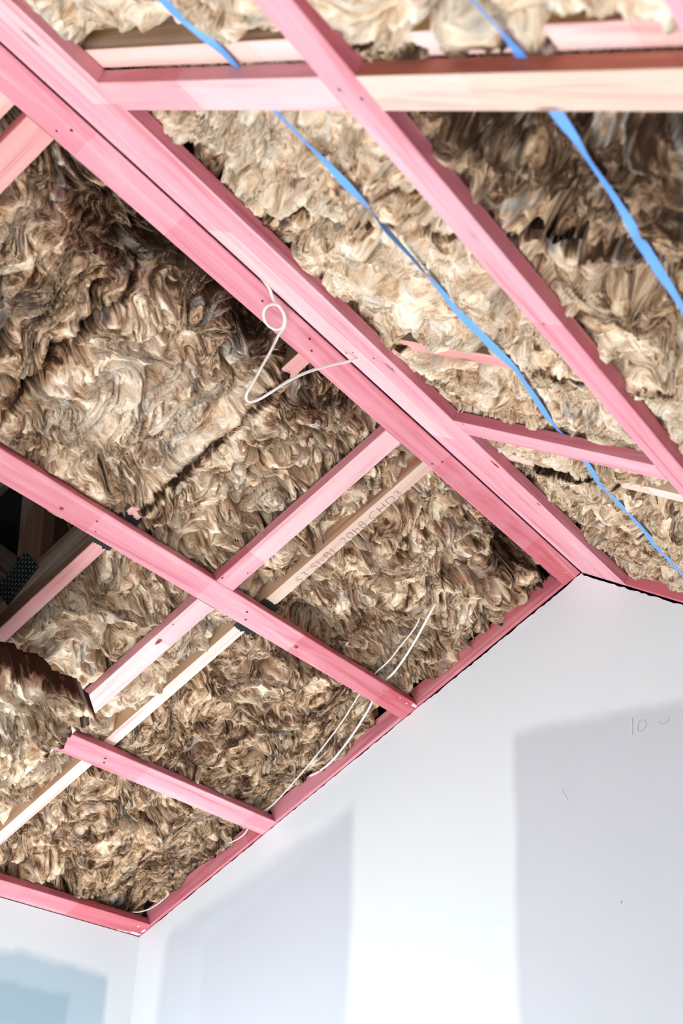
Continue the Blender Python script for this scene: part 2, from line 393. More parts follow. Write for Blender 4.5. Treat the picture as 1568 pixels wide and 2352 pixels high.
# ------------------------------------------------------------------ trusses over the battens
TD = 0.0295
def truss(x0, x1, label, parts, colb, colside, web=False, stamp=False):
    root = bpy.data.objects.new('roof_truss', None); C.objects.link(root)
    root.location = P('L', (x0 + x1) / 2, 0, TD + .1); tag(root, label, 'roof truss')
    inv = Matrix.Translation(-root.location)
    bpy.context.view_layer.update()
    def place(o, m):
        o.parent = root; o.matrix_parent_inverse = Matrix(); o.matrix_world = m
        o.matrix_basis = inv @ m
    for pl, s0, s1 in parts:
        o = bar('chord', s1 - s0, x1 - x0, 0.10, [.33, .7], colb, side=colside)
        a, b_, c = AX[pl]
        m = Matrix((b_, a, c)).transposed().to_4x4(); m.translation = P(pl, x0, s0, TD); place(o, m)
        if pl == 'L' and stamp:
            cu = bpy.data.curves.new('stamp', 'FONT'); cu.body = 'S3 SI-BI  20h8 CHD3'; cu.size = 0.041; cu.space_character = 1.08
            cu.extrude = 0.0002; cu.offset = -0.0011
            t = bpy.data.objects.new('stamp', cu); C.objects.link(t)
            me = bpy.data.meshes.new_from_object(t.evaluated_get(bpy.context.evaluated_depsgraph_get()))
            bpy.data.objects.remove(t); me.materials.clear(); me.materials.append(M_INK)
            t = bpy.data.objects.new('stamped_grade', me); C.objects.link(t)
            # text runs up the slope, letter tops towards -x, readable from below
            mm = Matrix((-b_, -a, -c)).transposed().to_4x4(); mm.translation = P('L', x0 + 0.041, 0.553, TD - 0.0006)
            place(t, mm)
            t['label'] = 'faint grey stamped letters and numbers'
    # top chord of the truss, up against the roof, and webs
    for pl in ('L', 'R'):
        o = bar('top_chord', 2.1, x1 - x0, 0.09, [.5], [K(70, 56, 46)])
        a, b_, c = AX[pl]
        m = Matrix((b_, a, c)).transposed().to_4x4(); m.translation = P(pl, x0, 0.0, 0.50); place(o, m)
    def webbar(sa, da, sb, db, wd, colw, nm='web'):
        a_, b_, c_ = AX['L']; pa = P('L', x0, sa, da); pb = P('L', x0, sb, db); d = (pb - pa); ln = d.length; d.normalize()
        n_ = a_; t_ = d.cross(n_).normalized()
        o = bar(nm, ln, x1 - x0, wd, [], colw)
        m = Matrix((d, n_, t_)).transposed().to_4x4(); m.translation = pa - t_ * wd / 2; place(o, m)
        return o
    if web:
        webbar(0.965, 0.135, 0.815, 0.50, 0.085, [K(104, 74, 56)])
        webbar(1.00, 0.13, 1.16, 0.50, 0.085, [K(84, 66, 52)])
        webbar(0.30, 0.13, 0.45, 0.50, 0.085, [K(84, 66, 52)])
        a_, b_, c_ = AX['L']
        pw, ph = 0.085, 0.125
        pts = []; F = []
        # nail plate with rows of punched slots
        plate = []
        nr, nc = 9, 7
        V = [(-pw / 2, -ph / 2, 0), (pw / 2, -ph / 2, 0), (pw / 2, ph / 2, 0), (-pw / 2, ph / 2, 0), (-pw / 2, -ph / 2, .0015), (pw / 2, -ph / 2, .0015), (pw / 2, ph / 2, .0015), (-pw / 2, ph / 2, .0015)]
        F = [(3, 2, 1, 0), (4, 5, 6, 7), (0, 1, 5, 4), (1, 2, 6, 5), (2, 3, 7, 6), (3, 0, 4, 7)]
        for r_ in range(nr):
            for c2 in range(nc):
                cx = -pw / 2 + pw * (c2 + .5) / nc; cy = -ph / 2 + ph * (r_ + .5) / nr + (0.003 if c2 % 2 else -.003)
                i = len(V); hw, hh = .0016, .0042
                V += [(cx - hw, cy - hh, .0015), (cx + hw, cy - hh, .0015), (cx + hw, cy + hh, .0015), (cx - hw, cy + hh, .0015), (cx, cy - hh * .6, .0032), (cx, cy + hh * .6, .0032)]
                F += [(i, i + 1, i + 4), (i + 1, i + 2, i + 5, i + 4), (i + 2, i + 3, i + 5), (i + 3, i, i + 4, i + 5)]
        o = mesh_obj('nail_plate', V, F, M_STEEL); o['label'] = 'dark perforated steel nail plate'
        m = Matrix((c_, b_, -a_)).transposed().to_4x4(); m.translation = P('L', x0 - 0.0005, 1.003, 0.128)
        m = m @ Matrix.Rotation(0.25, 4, 'Z')
        place(o, m)
    # black membrane strip where the truss bears on the battens
    return root
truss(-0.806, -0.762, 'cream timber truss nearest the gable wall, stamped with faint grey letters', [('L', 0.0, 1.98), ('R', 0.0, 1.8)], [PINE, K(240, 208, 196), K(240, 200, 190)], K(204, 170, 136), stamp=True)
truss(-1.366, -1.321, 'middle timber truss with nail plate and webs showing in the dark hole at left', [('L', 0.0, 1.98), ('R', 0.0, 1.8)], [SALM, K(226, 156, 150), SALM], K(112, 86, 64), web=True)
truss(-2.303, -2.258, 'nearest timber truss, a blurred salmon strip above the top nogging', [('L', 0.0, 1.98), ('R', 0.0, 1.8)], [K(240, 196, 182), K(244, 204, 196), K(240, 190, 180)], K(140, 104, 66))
def membrane(x0, x1, s0, s1, label):
    V, F = [], []; n = 14
    for j, (sa, sgn) in enumerate(((s0, -1), (s1, 1))):
        for i in range(n + 1):
            s = sa + sgn * SRNG.uniform(0, .007); V.append(tuple(P('L', x0 + (x1 - x0) * i / n, s, TD - .0003)))
    for j in range(n): F.append((j, j + 1, n + 2 + j, n + 1 + j))
    k_ = len(V); V += [tuple(Vector(v) - AX['L'][2] * .0005) for v in V]
    F2 = [tuple(reversed([a + k_ for a in f])) for f in F]
    ed = list(range(n + 1)) + list(range(2 * n + 1, n, -1))
    F3 = [(ed[i], ed[(i + 1) % len(ed)], ed[(i + 1) % len(ed)] + k_, ed[i] + k_) for i in range(len(ed))]
    tag(mesh_obj('membrane_strip', V, F + F2 + F3, M_PAD), label, 'membrane strip', 'black strips between truss and batten')
membrane(-0.815, -0.745, 0.648, 0.762, 'ragged black strip between the cream truss and the middle batten')
membrane(-1.372, -1.312, 0.650, 0.757, 'ragged black strip above the dark hole, between truss and middle batten')

# ------------------------------------------------------------------ noise in numpy
def _tab(seed):
    r = np.random.RandomState(seed); a = r.rand(256, 256) * 2 * np.pi; return np.cos(a), np.sin(a)
_T = {}
def perlin(x, y, seed=0):
    if seed not in _T: _T[seed] = _tab(seed)
    gx, gy = _T[seed]
    xi = np.floor(x).astype(np.int64); yi = np.floor(y).astype(np.int64); xf = x - xi; yf = y - yi
    u = xf * xf * xf * (xf * (xf * 6 - 15) + 10); v = yf * yf * yf * (yf * (yf * 6 - 15) + 10)
    def g(a, b):
        i = (xi + a) & 255; j = (yi + b) & 255
        return gx[i, j] * (xf - a) + gy[i, j] * (yf - b)
    return ((g(0, 0) * (1 - u) + g(1, 0) * u) * (1 - v) + (g(0, 1) * (1 - u) + g(1, 1) * u) * v) * 1.5
def fbm(x, y, o=3, seed=0, gain=0.5):
    r = 0; a = 1.0
    for i in range(o):
        r = r + a * perlin(x * 2 ** i + 17.3 * i, y * 2 ** i - 9.1 * i, seed + i); a *= gain
    return r
def sstep(a, b, x):
    t = np.clip((x - a) / (b - a), 0, 1); return t * t * (3 - 2 * t)
def rect_dist(X, S, x0, x1, s0, s1):
    dx = np.maximum(np.maximum(x0 - X, X - x1), 0); ds = np.maximum(np.maximum(s0 - S, S - s1), 0)
    return np.hypot(dx, ds)
# keep-out rectangles (x0,x1,s0,s1,depth) for the wool, per slope
KEEP = {'L': [(-9, 9, -.1, .067), (-9, 9, .664, .735), (-9, 9, 1.281, 1.35), (-9, 9, 1.857, 2.1), (-2.24, -2.171, 0, .664), (-1.015, -.945, 0, .664), (-1.011, -.942, .73, 1.9), (-.014, 1, 0, 2)],
        'R': [(-9, 9, -.1, .164), (-9, 9, .731, .804), (-9, 9, 1.347, 1.418), (-2.256, -2.182, 0, 1.5), (-1.028, -.959, 0, .8), (-.014, 1, 0, 2)]}
STRAP = {}
# hollows: (x, s, rx, rs, extra depth)
HOLE = {'L': [(-.25, .085, .10, .05, .07), (-.60, .64, .07, .05, .08), (-.40, .25, .07, .03, .035), (-1.094, .07, .08, .03, .05), (-1.50, .08, .12, .03, .05), (-1.84, .14, .10, .05, .05),
              (-1.345, .74, .05, .05, .05), (-.86, .79, .06, .03, .03), (-.45, .74, .2, .022, .06), (-.12, .70, .10, .03, .05), (-.03, 1.83, .05, .03, .04),
              (-1.30, .85, .05, .07, .06), (-1.09, .95, .04, .06, .04), (-2.0, .12, .1, .04, .05), (-.62, 1.845, .06, .02, .04), (-.9, .62, .1, .03, .04), (-.85, .06, .04, .06, .05), (-.09, .30, .04, .02, .02)],
        'R': [(-1.85, .42, .03, .06, .03), (-2.02, .975, .075, .055, .17), (-1.88, .90, .05, .05, .10), (-1.39, .86, .045, .035, .14), (-1.72, .99, .05, .05, .10), (-2.12, .88, .04, .04, .08), (-1.12, .66, .04, .03, .04),
              (-1.86, .50, .03, .04, .04), (-1.75, .83, .08, .03, .05), (-1.06, .29, .03, .12, .06), (-.30, .20, .05, .02, .04), (-.92, .5, .03, .1, .05), (-2.315, .36, .03, .17, .09), (-2.22, .45, .1, .3, .06), (-2.22, 1.1, .1, .3, .06), (-1.06, .20, .04, .04, .05), (-1.55, 1.0, .04, .04, .06), (-1.97, .30, .03, .04, .06), (-1.20, 1.02, .05, .04, .08), (-.50, .30, .05, .03, .03)]}
# where a truss must stay visible: (x0,x1,s0,s1)
SHOW = {'L': [(-.812, -.752, 0, 2), (-1.335, -1.31, .07, .125), (-1.35, -1.31, .62, .67), (-1.39, -1.305, .735, 1.9), (-2.31, -2.24, 0, 2)],
        'R': [(-1.364, -1.326, .205, .52), (-.796, -.775, .16, .255), (-.802, -.770, .52, .72), (-2.312, -2.20, .15, .76), (-2.312, -2.2, .93, .99), (-2.312, -2.2, 1.14, 1.3)]}

# where the wool laps right under a truss and hides it
COVER = {'L': [(-1.372, -1.314, .13, .615)],
         'R': [(-1.372, -1.314, .16, .215), (-1.372, -1.314, .56, .72), (-1.372, -1.314, .81, 1.5), (-.812, -.755, .265, .50), (-.812, -.755, .74, 1.5), (-2.31, -2.255, .80, .92), (-2.31, -2.27, .98, 1.13)]}

def wool_material():
    m, nt, b = new_mat('mineral_wool', 0.95); n = N(nt)
    at = n.node('ShaderNodeAttribute', attribute_name='wool').outputs['Vector']      # (flow, tone, pale)
    fl, tone, pale = n.sep(at)
    pos = n.node('ShaderNodeAttribute', attribute_name='sheet').outputs['Vector']    # (x, s, 0) on the sheet
    px, py, _ = n.sep(pos)
    v1 = n.comb(n.m('MULTIPLY', fl, 10.0), n.m('MULTIPLY', px, 15.0), n.m('MULTIPLY', py, 15.0))
    v2 = n.comb(n.m('MULTIPLY', fl, 42.0), n.m('MULTIPLY', px, 34.0), n.m('MULTIPLY', py, 34.0))
    v3 = n.comb(n.m('MULTIPLY', fl, 170.0), n.m('MULTIPLY', px, 110.0), n.m('MULTIPLY', py, 110.0))
    n1 = n.noise(v1, 1.0, 4.0, 0.6, 0.6); n2 = n.noise(v2, 1.0, 3.0, 0.6, 0.4); n3 = n.noise(v3, 1.0, 2.0, 0.6)
    patch = n.noise(pos, 9.0, 4.0, 0.6, 0.8)
    mixv = n.m('ADD', n.m('MULTIPLY', n1, 0.55), n.m('ADD', n.m('MULTIPLY', n2, 0.40), n.m('MULTIPLY', n3, 0.14)))
    mixv = n.m('ADD', n.m('SUBTRACT', mixv, 0.047), n.m('MULTIPLY', n.m('SUBTRACT', patch, 0.5), 0.25))
    mixv = n.m('ADD', mixv, tone)
    cr = n.node('ShaderNodeValToRGB'); n.put(cr.inputs[0], mixv)
    e = cr.color_ramp.elements
    e[0].position = 0.32; e[0].color = (*lin((62, 43, 31)), 1)
    e[1].position = 0.68; e[1].color = (*lin((253, 239, 221)), 1)
    for p_, c_ in ((0.39, (112, 84, 64)), (0.45, (183, 147, 115)), (0.54, (232, 204, 173))):
        x = e.new(p_); x.color = (*lin(c_), 1)
    col = n.mix(pale, cr.outputs[0], (*lin((240, 230, 218)), 1))
    warm = n.noise(pos, 14.0, 2.0)
    col = n.mix(n.m('MULTIPLY', n.step(warm, 0.55, 0.75), 0.35), col, n.mix(1.0, col, (1.0, 0.80, 0.66, 1), 'MULTIPLY'))
    nt.links.new(col, b.inputs['Base Color'])
    hh = n.m('ADD', n.m('MULTIPLY', n1, 0.8), n.m('ADD', n.m('MULTIPLY', n2, 0.6), n.m('MULTIPLY', n3, 0.3)))
    nt.links.new(n.bump(hh, 0.8, 0.010), b.inputs['Normal'])
    b.inputs['Specular IOR Level'].default_value = 0.1
    return m
M_WOOL = wool_material()
M_FIBRE = flat_mat('wool_fibre', (214, 188, 158), 0.9, 0.35, 9)

def wool(pl, x0, x1, s0, s1, seed, label, tone=0.0, mean=0.045, amp=1.0, pale=(), step=0.0031, base=None, keep=True, thick=0.16, nf=260, freq=1.0, bend=(1.0, 1.0), ragged=0.010, group='batts of glass wool', darkband=None):
    nx = int((x1 - x0) / step) + 1; ns = int((s1 - s0) / step) + 1
    xs = np.linspace(x0, x1, nx); ss = np.linspace(s0, s1, ns)
    X, S = np.meshgrid(xs, ss, indexing='ij')
    # ragged outline
    ex = perlin(S * 22, X * 0 + seed, seed) * ragged + perlin(S * 70, X * 0 + seed, seed + 1) * ragged * .4
    es = perlin(X * 22, S * 0 + seed, seed + 2) * ragged + perlin(X * 70, S * 0 + seed, seed + 3) * ragged * .4
    wfx = (X - (x0 + x1) / 2) / ((x1 - x0) / 2); wfs = (S - (s0 + s1) / 2) / ((s1 - s0) / 2)
    X = X + ex * wfx ** 4 * np.sign(wfx) ** 0; S = S + es * wfs ** 4
    f = freq
    qx, qs = X * bend[0], S * bend[1]
    w1x = fbm(qx * 3.0 * f, qs * 3.0 * f, 3, seed + 5); w1s = fbm(qx * 3.0 * f + 40, qs * 3.0 * f + 11, 3, seed + 6)
    ax, a_s = qx + 0.13 * w1x / f, qs + 0.13 * w1s / f
    w2x = fbm(ax * 7 * f, a_s * 7 * f, 2, seed + 7); w2s = fbm(ax * 7 * f + 9, a_s * 7 * f + 31, 2, seed + 8)
    bx, bs = ax + 0.038 * w2x / f, a_s + 0.038 * w2s / f
    flow = fbm(bx * 3.4 * f, bs * 3.4 * f, 3, seed + 9, 0.55)
    # lumps with sharp creases between them
    l1 = np.abs(perlin(bx * 5 * f, bs * 5 * f, seed + 12)); l2 = np.abs(perlin(bx * 12 * f, bs * 12 * f, seed + 13)); l3 = np.abs(perlin(bx * 27 * f, bs * 27 * f, seed + 14))
    hump = 0.050 * l1 ** .8 + 0.034 * l2 ** .75 + 0.014 * l3 ** .8
    # short bundles of strands lying along the flow lines
    jx = X + .012 * perlin(X * 31, S * 31, seed + 50); js = S + .012 * perlin(X * 31 + 7, S * 31, seed + 51)
    b1 = perlin(flow * 6, jx * 8 + js * 5, seed + 15); b2 = perlin(flow * 15, jx * 16 - js * 11, seed + 16); b3_ = perlin(flow * 44, jx * 38 + js * 30, seed + 17)
    st = 0.032 * np.abs(b1) ** .65 + 0.018 * np.abs(b2) ** .6 + 0.0035 * b3_
    tuft = fbm(bx * 34, bs * 34, 3, seed + 18, .6)
    pit = sstep(.28, .75, perlin(flow * 6 + 3, jx * 10 + js * 4, seed + 19) + .35 * perlin(bx * 20, bs * 20, seed + 24))
    crease = 0.05 * np.exp(-(perlin(ax * 3.2 * f + 5, a_s * 3.2 * f, seed + 20) / 0.035) ** 2) * sstep(-.1, .3, perlin(X * 5, S * 5, seed + 21))
    out = (hump + st - 0.050 + tuft * .0035) * amp - crease * amp - pit * 0.045 * amp
    d_raw = mean - out
    d = mean - out
    if base is not None: d = d + base(X, S)
    for (hx, hs, rx, rs, e) in HOLE[pl] if keep else ():
        wob = 1 + .5 * perlin(X * 18, S * 18, seed + 30)
        d = d + e * np.exp(-(((X - hx) / rx) ** 2 + ((S - hs) / rs) ** 2) ** 1.5 * wob)
    if keep:
        for (a, b_, c, e) in SHOW[pl]:
            r = rect_dist(X, S, a, b_, c, e) + .007 * perlin(X * 14, S * 14, seed + 31)
            d = d + np.maximum(0, .075 - d) * (1 - sstep(0.0, .016, r))
    # rounded edges
    e = np.minimum(np.minimum(X - x0, x1 - X), np.minimum(S - s0, s1 - S))
    d = d + 0.022 * (1 - sstep(0, 0.014, e)) ** 2
    if keep:
        for (a, b_, c, e2) in COVER[pl]:
            r = rect_dist(X, S, a, b_, c, e2); top_ = np.clip(.018 + .8 * (d_raw - mean), -.012, .027)
            d = np.where(r < .05, np.minimum(d, top_ + r * 1.4), d)
    if keep:
        lim = np.full_like(d, 0.002)
        for (a, b_, c, e2) in KEEP[pl]:
            r = rect_dist(X, S, a, b_, c, e2); lim = np.maximum(lim, 0.033 - (0.016 + .008 * perlin(X * 13, S * 13, seed + 36)) * sstep(0.0, 0.006, r) - .013 * sstep(.012, .06, r + .014 * perlin(X * 16, S * 16, seed + 35)))
        for (pts, wd) in STRAP.get(pl, ()):
            sp = np.interp(X, [q[0] for q in pts], [q[1] for q in pts]); dp = np.interp(X, [q[0] for q in pts], [q[2] for q in pts])
            r = np.abs(S - sp); lim = np.maximum(lim, (dp + .009) * (1 - sstep(wd, wd + .030, r)))
        k_ = 0.004                                         # smooth maximum
        d = np.where(d > lim, d, lim - .0 + (np.exp((d - lim) / k_) - 1) * 0.0008)
    a_, b3, c3 = (np.array(v) for v in AX[pl])
    org = np.array([0, 0, ZA])
    V = org + X[..., None] * a_ + S[..., None] * b3 + d[..., None] * c3
    idx = np.arange(nx * ns).reshape(nx, ns)
    q_ = np.stack([idx[:-1, :-1], idx[:-1, 1:], idx[1:, 1:], idx[1:, :-1]], -1).reshape(-1, 4)
    if pl == 'R': q_ = q_[:, ::-1]
    ring = np.concatenate([idx[:, 0], idx[-1, 1:], idx[-2::-1, -1], idx[0, -2:0:-1]])
    VV = V.reshape(-1, 3); n0 = len(VV)
    lift = thick - (0 if base is None else 0)
    mid = VV[ring] + c3 * (thick * .5); hi = VV[ring] + c3 * thick
    nr = len(ring); r0 = ring; r1 = np.arange(n0, n0 + nr); r2 = np.arange(n0 + nr, n0 + 2 * nr)
    def strip(a, b_): return np.stack([a, np.roll(a, -1), np.roll(b_, -1), b_], -1)
    cen = hi.mean(0); VV = np.concatenate([VV, mid, hi, [cen]]); ci = len(VV) - 1
    cap = np.stack([r2, np.roll(r2, -1), np.full(nr, ci), np.full(nr, ci)], -1)
    F = np.concatenate([q_, strip(r0, r1), strip(r1, r2)])
    tri = np.stack([r2, np.roll(r2, -1), np.full(nr, ci)], -1)
    me = bpy.data.meshes.new('insulation_batt')
    me.vertices.add(len(VV)); me.vertices.foreach_set('co', VV.astype(np.float32).ravel())
    loops = np.concatenate([F.ravel(), tri.ravel()]).astype(np.int32)
    tot = np.concatenate([np.full(len(F), 4), np.full(len(tri), 3)]).astype(np.int32)
    start = np.concatenate([[0], np.cumsum(tot)[:-1]]).astype(np.int32)
    me.loops.add(len(loops)); me.loops.foreach_set('vertex_index', loops)
    me.polygons.add(len(tot)); me.polygons.foreach_set('loop_start', start); me.polygons.foreach_set('loop_total', tot)
    me.polygons.foreach_set('use_smooth', np.ones(len(tot), dtype=bool)); me.update(calc_edges=True)
    # attributes
    tn = np.full_like(flow, tone) + 0.05 * fbm(X * 4, S * 4, 2, seed + 40)
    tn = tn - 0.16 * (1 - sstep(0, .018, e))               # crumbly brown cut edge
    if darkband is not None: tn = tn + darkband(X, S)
    pa = np.zeros_like(flow)
    for (hx, hs, rx, rs, am) in pale:
        pa = np.maximum(pa, am * np.exp(-((X - hx) / rx) ** 2 - ((S - hs) / rs) ** 2) * np.clip(.6 + .9 * perlin(flow * 16, X * 8, seed + 41), 0, 1))
    pa = np.maximum(pa, .45 * sstep(.34, .85, perlin(flow * 9 + 2, jx * 9 - js * 6, seed + 61) + .25 * perlin(flow * 40, X * 30, seed + 62)))
    W3 = np.stack([flow, tn, pa], -1).reshape(-1, 3); side_t = W3[ring] - [0, .13, 0]; k_ = np.ones(41) / 41; side_t[:, 0] = np.convolve(np.pad(side_t[:, 0], 20, 'wrap'), k_, 'valid'); W3 = np.concatenate([W3, side_t, side_t, W3[:1]])  # batt sides toned darker, standing in for their shadowed side
    U3 = np.stack([X, S, d * 1.0], -1).reshape(-1, 3); U3 = np.concatenate([U3, U3[ring] + [0, 0, .06], U3[ring] + [0, 0, .12], U3[:1]])
    a1 = me.attributes.new('wool', 'FLOAT_VECTOR', 'POINT'); a1.data.foreach_set('vector', W3.astype(np.float32).ravel())
    a2 = me.attributes.new('sheet', 'FLOAT_VECTOR', 'POINT'); a2.data.foreach_set('vector', U3.astype(np.float32).ravel())
    me.materials.append(M_WOOL)
    o = bpy.data.objects.new('insulation_batt', me); C.objects.link(o)
    tag(o, label, 'insulation', group)
    # loose fibres lying along the flow and lifting off it
    if nf:
        r = np.random.RandomState(seed + 77); gx, gs = np.gradient(flow)
        nrm = np.hypot(gx, gs) + 1e-9; tx, ts = -gs / nrm, gx / nrm
        px = r.uniform(6, nx - 7, nf); ps = r.uniform(6, ns - 7, nf); sg = np.where(r.rand(nf) < .5, -1, 1)
        nstep = 9; path = []
        L = r.uniform(.7, 2.0, nf) / step * .006; ph = r.uniform(0, 6.28, nf); lf = r.uniform(.001, .010, nf) * (r.rand(nf) < .5) + .001
        curl = r.uniform(-.35, .35, nf)
        for t in range(nstep):
            ix = np.clip(px.astype(int), 0, nx - 1); is_ = np.clip(ps.astype(int), 0, ns - 1)
            z_ = d[ix, is_] - .0008 - lf * (t / nstep) ** 2
            XX = X[ix, is_] + (px - ix) * step; SS = S[ix, is_] + (ps - is_) * step
            path.append(org + XX[:, None] * a_ + SS[:, None] * b3 + z_[:, None] * c3)
            dx, ds = tx[ix, is_] * sg, ts[ix, is_] * sg
            ang = curl * t * .5; dx, ds = dx * np.cos(ang) - ds * np.sin(ang), dx * np.sin(ang) + ds * np.cos(ang)
            px = np.clip(px + dx * L, 1, nx - 2); ps = np.clip(ps + ds * L, 1, ns - 2)
        path = np.array(path)                                # step, fibre, 3
        rad = r.uniform(.00022, .00065, nf); vs_ = []
        side = np.cross(np.gradient(path, axis=0), c3); side /= (np.linalg.norm(side, axis=-1, keepdims=True) + 1e-9)
        for t in range(nstep):
            k_ = rad * (1 - .8 * abs(t / (nstep - 1) - .4))
            for aa in (0, 2.094, 4.189):
                vs_.append(path[t] + side[t] * (k_ * math.cos(aa))[:, None] + c3 * (k_ * math.sin(aa))[:, None])
        Vf = np.array(vs_).transpose(1, 0, 2).reshape(-1, 3)     # fibre-major
        Fb = []
        for t in range(nstep - 1):
            for j in range(3): Fb.append((t * 3 + j, t * 3 + (j + 1) % 3, t * 3 + 3 + (j + 1) % 3, t * 3 + 3 + j))
        Fb = np.array(Fb); Ff = (Fb[None] + (np.arange(nf) * nstep * 3)[:, None, None]).reshape(-1, 4)
        fo = np_mesh('loose_fibres', Vf, Ff, M_FIBRE, o); fo['kind'] = 'stuff'
    return o

# ------------------------------------------------------------------ blue straps, pressed into the wool of the right slope
S1 = [(-3.0, .525, .024), (-2.40, .512, .024), (-2.28, .531, .0235), (-2.15, .524, .024), (-1.98, .530, .026), (-1.87, .522, .030), (-1.72, .516, .032), (-1.57, .508, .029), (-1.42, .520, .026), (-1.345, .530, .0235), (-1.20, .500, .026), (-1.09, .476, .027), (-.99, .470, .031), (-.87, .462, .0285), (-.77, .450, .0235), (-.55, .444, .026), (-.30, .430, .026), (-.03, .425, .026)]
S2 = [(-3.0, 1.07, .024), (-2.40, 1.066, .024), (-2.28, 1.087, .0235), (-2.15, 1.082, .024), (-2.05, 1.076, .028), (-1.97, 1.072, .032), (-1.85, 1.066, .030), (-1.68, 1.060, .028), (-1.4, 1.05, .025), (-1.0, 1.04, .026), (-.03, 1.03, .026)]
STRAP['R'] = [(S1, .010), (S2, .010)]
def strap(pts, seed, label):
    r = random.Random(seed); xs = np.linspace(pts[0][0], pts[-1][0], 330)
    sp = np.interp(xs, [q[0] for q in pts], [q[1] for q in pts]); dp = np.interp(xs, [q[0] for q in pts], [q[2] for q in pts])
    ker = np.ones(7) / 7; sp = np.convolve(np.pad(sp, 3, 'edge'), ker, 'valid'); dp = np.convolve(np.pad(dp, 3, 'edge'), ker, 'valid')
    tw = perlin(xs * 3.1, xs * 0 + seed, seed) * 1.6 + perlin(xs * 9, xs * 0 + seed, seed + 1) * .45
    a_, b3, c3 = AX['R']; V = []
    for x, s, d, t in zip(xs, sp, dp, tw):
        hw = 0.0085; ax = b3 * math.cos(t) + c3 * math.sin(t); nm = b3 * -math.sin(t) + c3 * math.cos(t)
        c = P('R', x, s, d - abs(math.sin(t)) * .004)
        for (u, v) in ((-hw, -.0004), (hw, -.0004), (hw, .0004), (-hw, .0004)): V.append(tuple(c + ax * u + nm * v))
    n = len(xs); F = [(i * 4 + j, i * 4 + (j + 1) % 4, i * 4 + 4 + (j + 1) % 4, i * 4 + 4 + j) for i in range(n - 1) for j in range(4)]
    F += [(3, 2, 1, 0), (4 * n - 4, 4 * n - 3, 4 * n - 2, 4 * n - 1)]
    tag(mesh_obj('strap', V, F, M_BLUE, smooth=False), label, 'strap', 'blue straps holding up the wool')
strap(S1, 3, 'long twisted blue strap between the ridge and the right batten')
strap(S2, 8, 'twisted blue strap near the right edge, outside the right batten')

# ------------------------------------------------------------------ glass wool
ridgeL = 0.020  # left slope darkbands put the shadow under the ridge into the wool tone
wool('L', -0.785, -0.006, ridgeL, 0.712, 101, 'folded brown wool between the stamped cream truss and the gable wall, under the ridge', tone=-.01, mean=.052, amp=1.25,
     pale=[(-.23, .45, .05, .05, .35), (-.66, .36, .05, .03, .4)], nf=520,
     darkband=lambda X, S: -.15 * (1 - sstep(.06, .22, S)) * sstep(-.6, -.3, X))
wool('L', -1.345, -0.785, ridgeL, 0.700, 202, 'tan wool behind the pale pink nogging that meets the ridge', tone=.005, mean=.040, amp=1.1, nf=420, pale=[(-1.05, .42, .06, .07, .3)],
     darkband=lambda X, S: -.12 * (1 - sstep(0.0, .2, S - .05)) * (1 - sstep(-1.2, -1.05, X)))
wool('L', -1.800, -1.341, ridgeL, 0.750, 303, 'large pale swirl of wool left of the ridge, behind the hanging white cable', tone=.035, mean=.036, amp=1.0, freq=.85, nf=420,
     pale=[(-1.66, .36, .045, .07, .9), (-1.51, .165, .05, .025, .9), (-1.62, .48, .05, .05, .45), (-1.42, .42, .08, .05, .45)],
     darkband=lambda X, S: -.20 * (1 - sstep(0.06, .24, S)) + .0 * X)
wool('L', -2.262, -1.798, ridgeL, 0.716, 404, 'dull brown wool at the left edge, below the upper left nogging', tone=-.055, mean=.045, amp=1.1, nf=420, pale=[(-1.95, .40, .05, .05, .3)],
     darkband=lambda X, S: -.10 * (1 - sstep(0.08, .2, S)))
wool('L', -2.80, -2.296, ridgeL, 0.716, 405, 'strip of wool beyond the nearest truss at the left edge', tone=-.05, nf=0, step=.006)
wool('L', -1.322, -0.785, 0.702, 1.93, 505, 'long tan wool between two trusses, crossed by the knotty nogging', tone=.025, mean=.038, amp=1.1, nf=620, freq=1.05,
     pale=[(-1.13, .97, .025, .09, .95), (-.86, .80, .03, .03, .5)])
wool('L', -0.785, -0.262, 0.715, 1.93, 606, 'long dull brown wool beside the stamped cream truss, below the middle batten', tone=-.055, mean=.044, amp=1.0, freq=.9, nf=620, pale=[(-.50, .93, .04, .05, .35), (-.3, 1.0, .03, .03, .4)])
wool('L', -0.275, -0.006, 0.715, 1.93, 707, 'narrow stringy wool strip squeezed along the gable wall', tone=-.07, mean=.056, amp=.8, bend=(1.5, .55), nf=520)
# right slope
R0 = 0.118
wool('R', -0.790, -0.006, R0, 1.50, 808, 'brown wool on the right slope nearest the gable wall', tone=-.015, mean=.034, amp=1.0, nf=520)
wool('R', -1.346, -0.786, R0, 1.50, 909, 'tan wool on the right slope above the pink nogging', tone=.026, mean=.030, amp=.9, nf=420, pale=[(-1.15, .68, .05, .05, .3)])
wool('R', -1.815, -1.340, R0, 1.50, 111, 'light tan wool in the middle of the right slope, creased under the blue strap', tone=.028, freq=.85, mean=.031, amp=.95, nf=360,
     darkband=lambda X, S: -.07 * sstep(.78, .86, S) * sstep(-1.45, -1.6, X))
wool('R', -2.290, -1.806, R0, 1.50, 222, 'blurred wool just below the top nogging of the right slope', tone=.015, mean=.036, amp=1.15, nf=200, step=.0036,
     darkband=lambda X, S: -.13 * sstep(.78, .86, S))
wool('R', -3.0, -2.275, R0, 1.62, 333, 'large blurred pale wool above the top nogging', tone=.04, mean=.020, amp=1.1, nf=120, step=.0045, freq=.9)
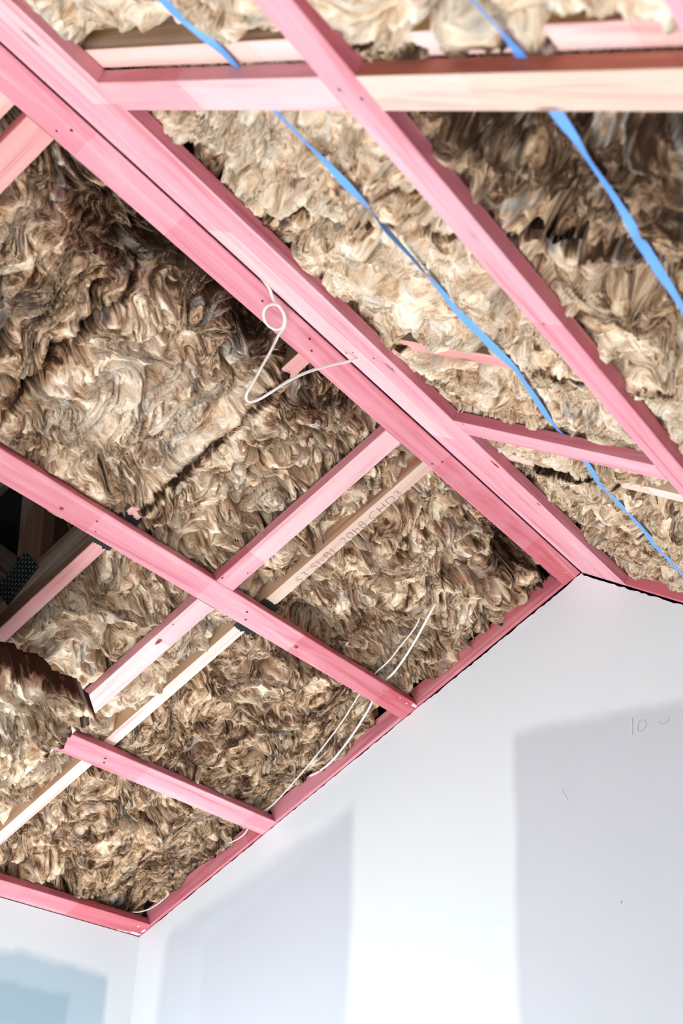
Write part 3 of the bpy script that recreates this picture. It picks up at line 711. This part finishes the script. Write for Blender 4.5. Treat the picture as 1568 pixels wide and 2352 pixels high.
# the batt that has dropped out of the dark hole and sags into the room
def droop(X, S):
    return -0.325 * sstep(-2.25, -1.75, X) - .05 * sstep(1.1, 1.5, S) * 0
wool('L', -2.42, -1.235, 0.990, 1.50, 444, 'blurred batt of wool sagging out of the dark hole at the left edge', tone=.03, mean=.030, amp=.9, base=droop, keep=False, thick=.075, bend=(.8, 1.7), nf=200, ragged=.016, step=.0045)

# ------------------------------------------------------------------ cables
def cabl(name, spec, rad, label, cat='cable'):
    return tag(tube(name, [P(pl, x, s, d) for pl, x, s, d in spec], rad, M_CABLE), label, cat)
cabl('cable', [('L', -.325, .365, .016), ('L', -.331, .378, .006), ('L', -.264, .494, .004), ('L', -.20, .62, .012), ('L', -.180, .664, .032), ('L', -.150, .735, .032), ('L', -.142, .753, .018), ('L', -.075, .90, .016), ('L', -.018, 1.045, .03), ('L', -.016, 1.10, .05)],
     .0036, 'thick white cable coming out of the wool and running under the middle batten')
cabl('cable', [('L', -.318, .43, .02), ('L', -.312, .450, .008), ('L', -.285, .54, .010), ('L', -.262, .60, .012), ('L', -.238, .664, .032), ('L', -.215, .735, .032), ('L', -.169, .861, .016), ('L', -.112, 1.064, .012), ('L', -.070, 1.24, .014), ('L', -.058, 1.281, .032), ('L', -.040, 1.36, .032), ('L', -.026, 1.41, .026), ('L', -.030, 1.46, .04)],
     .0022, 'thin white cable running beside the thick one down to the lower batten')
cabl('cable', [('L', -.032, 1.74, .034), ('L', -.036, 1.80, .026), ('L', -.075, 1.845, .024), ('L', -.09, 1.86, .034)], .0022, 'short bit of white cable in the lowest corner by the gable wall')
LOOP = [(618, 650, .030), (622, 672, .004)]
cabl('hanging_cable', [('L', -1.606, 0.0, .012), ('L', -1.592, -0.005, -0.006), ('L', -1.561, 0.013, -0.012), ('L', -1.545, 0.012, -0.020), ('L', -1.519, 0.017, -0.024), ('L', -1.497, 0.037, -0.026), ('L', -1.502, 0.055, -0.026), ('L', -1.532, 0.062, -0.026), ('L', -1.562, 0.050, -0.026), ('L', -1.571, 0.030, -0.024), ('L', -1.556, 0.013, -0.020), ('L', -1.530, 0.013, -0.018), ('L', -1.501, 0.024, -0.020), ('L', -1.493, 0.041, -0.026), ('L', -1.495, 0.057, -0.030), ('L', -1.489, 0.090, -0.045), ('L', -1.486, 0.136, -0.065), ('L', -1.480, 0.176, -0.080), ('L', -1.476, 0.202, -0.085), ('L', -1.459, 0.212, -0.088), ('L', -1.446, 0.196, -0.090), ('L', -1.436, 0.162, -0.090), ('L', -1.423, 0.116, -0.085), ('L', -1.398, 0.077, -0.075), ('L', -1.357, 0.035, -0.060), ('L', -1.309, -0.004, -0.045), ('L', -1.289, -0.025, -0.040)],
     .0033, 'white cable with a loop knot hanging from the ridge seam')

# ------------------------------------------------------------------ marks on the wall
def gm(name, pts, r, mat):
    o = tube(name, [(-0.0004, y, ZA + z) for y, z in pts], r, mat, wall_far); return o
gm('pencil_mark', [(-.124, -.497), (-.123, -.52), (-.120, -.545)], .0006, M_PENCIL)
gm('pencil_mark', [(-.148, -.505), (-.136, -.522), (-.138, -.540), (-.150, -.541), (-.163, -.527), (-.165, -.512), (-.155, -.506)], .0006, M_PENCIL)
gm('pencil_mark', [(-.200, -.520), (-.203, -.529), (-.215, -.531), (-.229, -.524), (-.232, -.512)], .0006, M_PENCIL)
gm('scratch', [(.106, -.668), (.096, -.684), (.088, -.703)], .0009, M_CHIP)
gm('scuff_mark', [(-.050, -.996), (-.049, -1.003)], .0016, M_PENCIL)

# ------------------------------------------------------------------ plaster smeared over batten ends by the wall
def smear(o_, u, v, ru, rv, seed):
    r = random.Random(seed); n = 18; k0 = [r.uniform(.45, 1.25) for _ in range(n)]
    vv = [(u + ru * k0[i] * math.cos(2 * math.pi * i / n), v + rv * k0[i] * math.sin(2 * math.pi * i / n), zz) for zz in (-0.0006, 0.0008) for i in range(n)]
    ff = [tuple(range(n))[::-1], tuple(range(n, 2 * n))] + [(i, (i + 1) % n, n + (i + 1) % n, n + i) for i in range(n)]
    mesh_obj('plaster_smear', vv, ff, M_CHIP, o_)
smear(kb, 3.3 - .020, .008, .016, .006, 1); smear(kb, 3.3 - .055, .016, .004, .0025, 2); smear(kb, 3.3 - .10, .010, .006, .0015, 5)
eb = find('lowest pink batten')
smear(eb, 3.3 - .030, .056, .028, .006, 3); smear(eb, 3.3 - .085, .060, .030, .003, 4); smear(eb, 3.3 - .05, .022, .006, .003, 6); smear(eb, 3.3 - .012, .035, .008, .010, 7)
lb = find('pink ridge batten left')
smear(lb, 3.3 - .050, .030, .003, .002, 8)
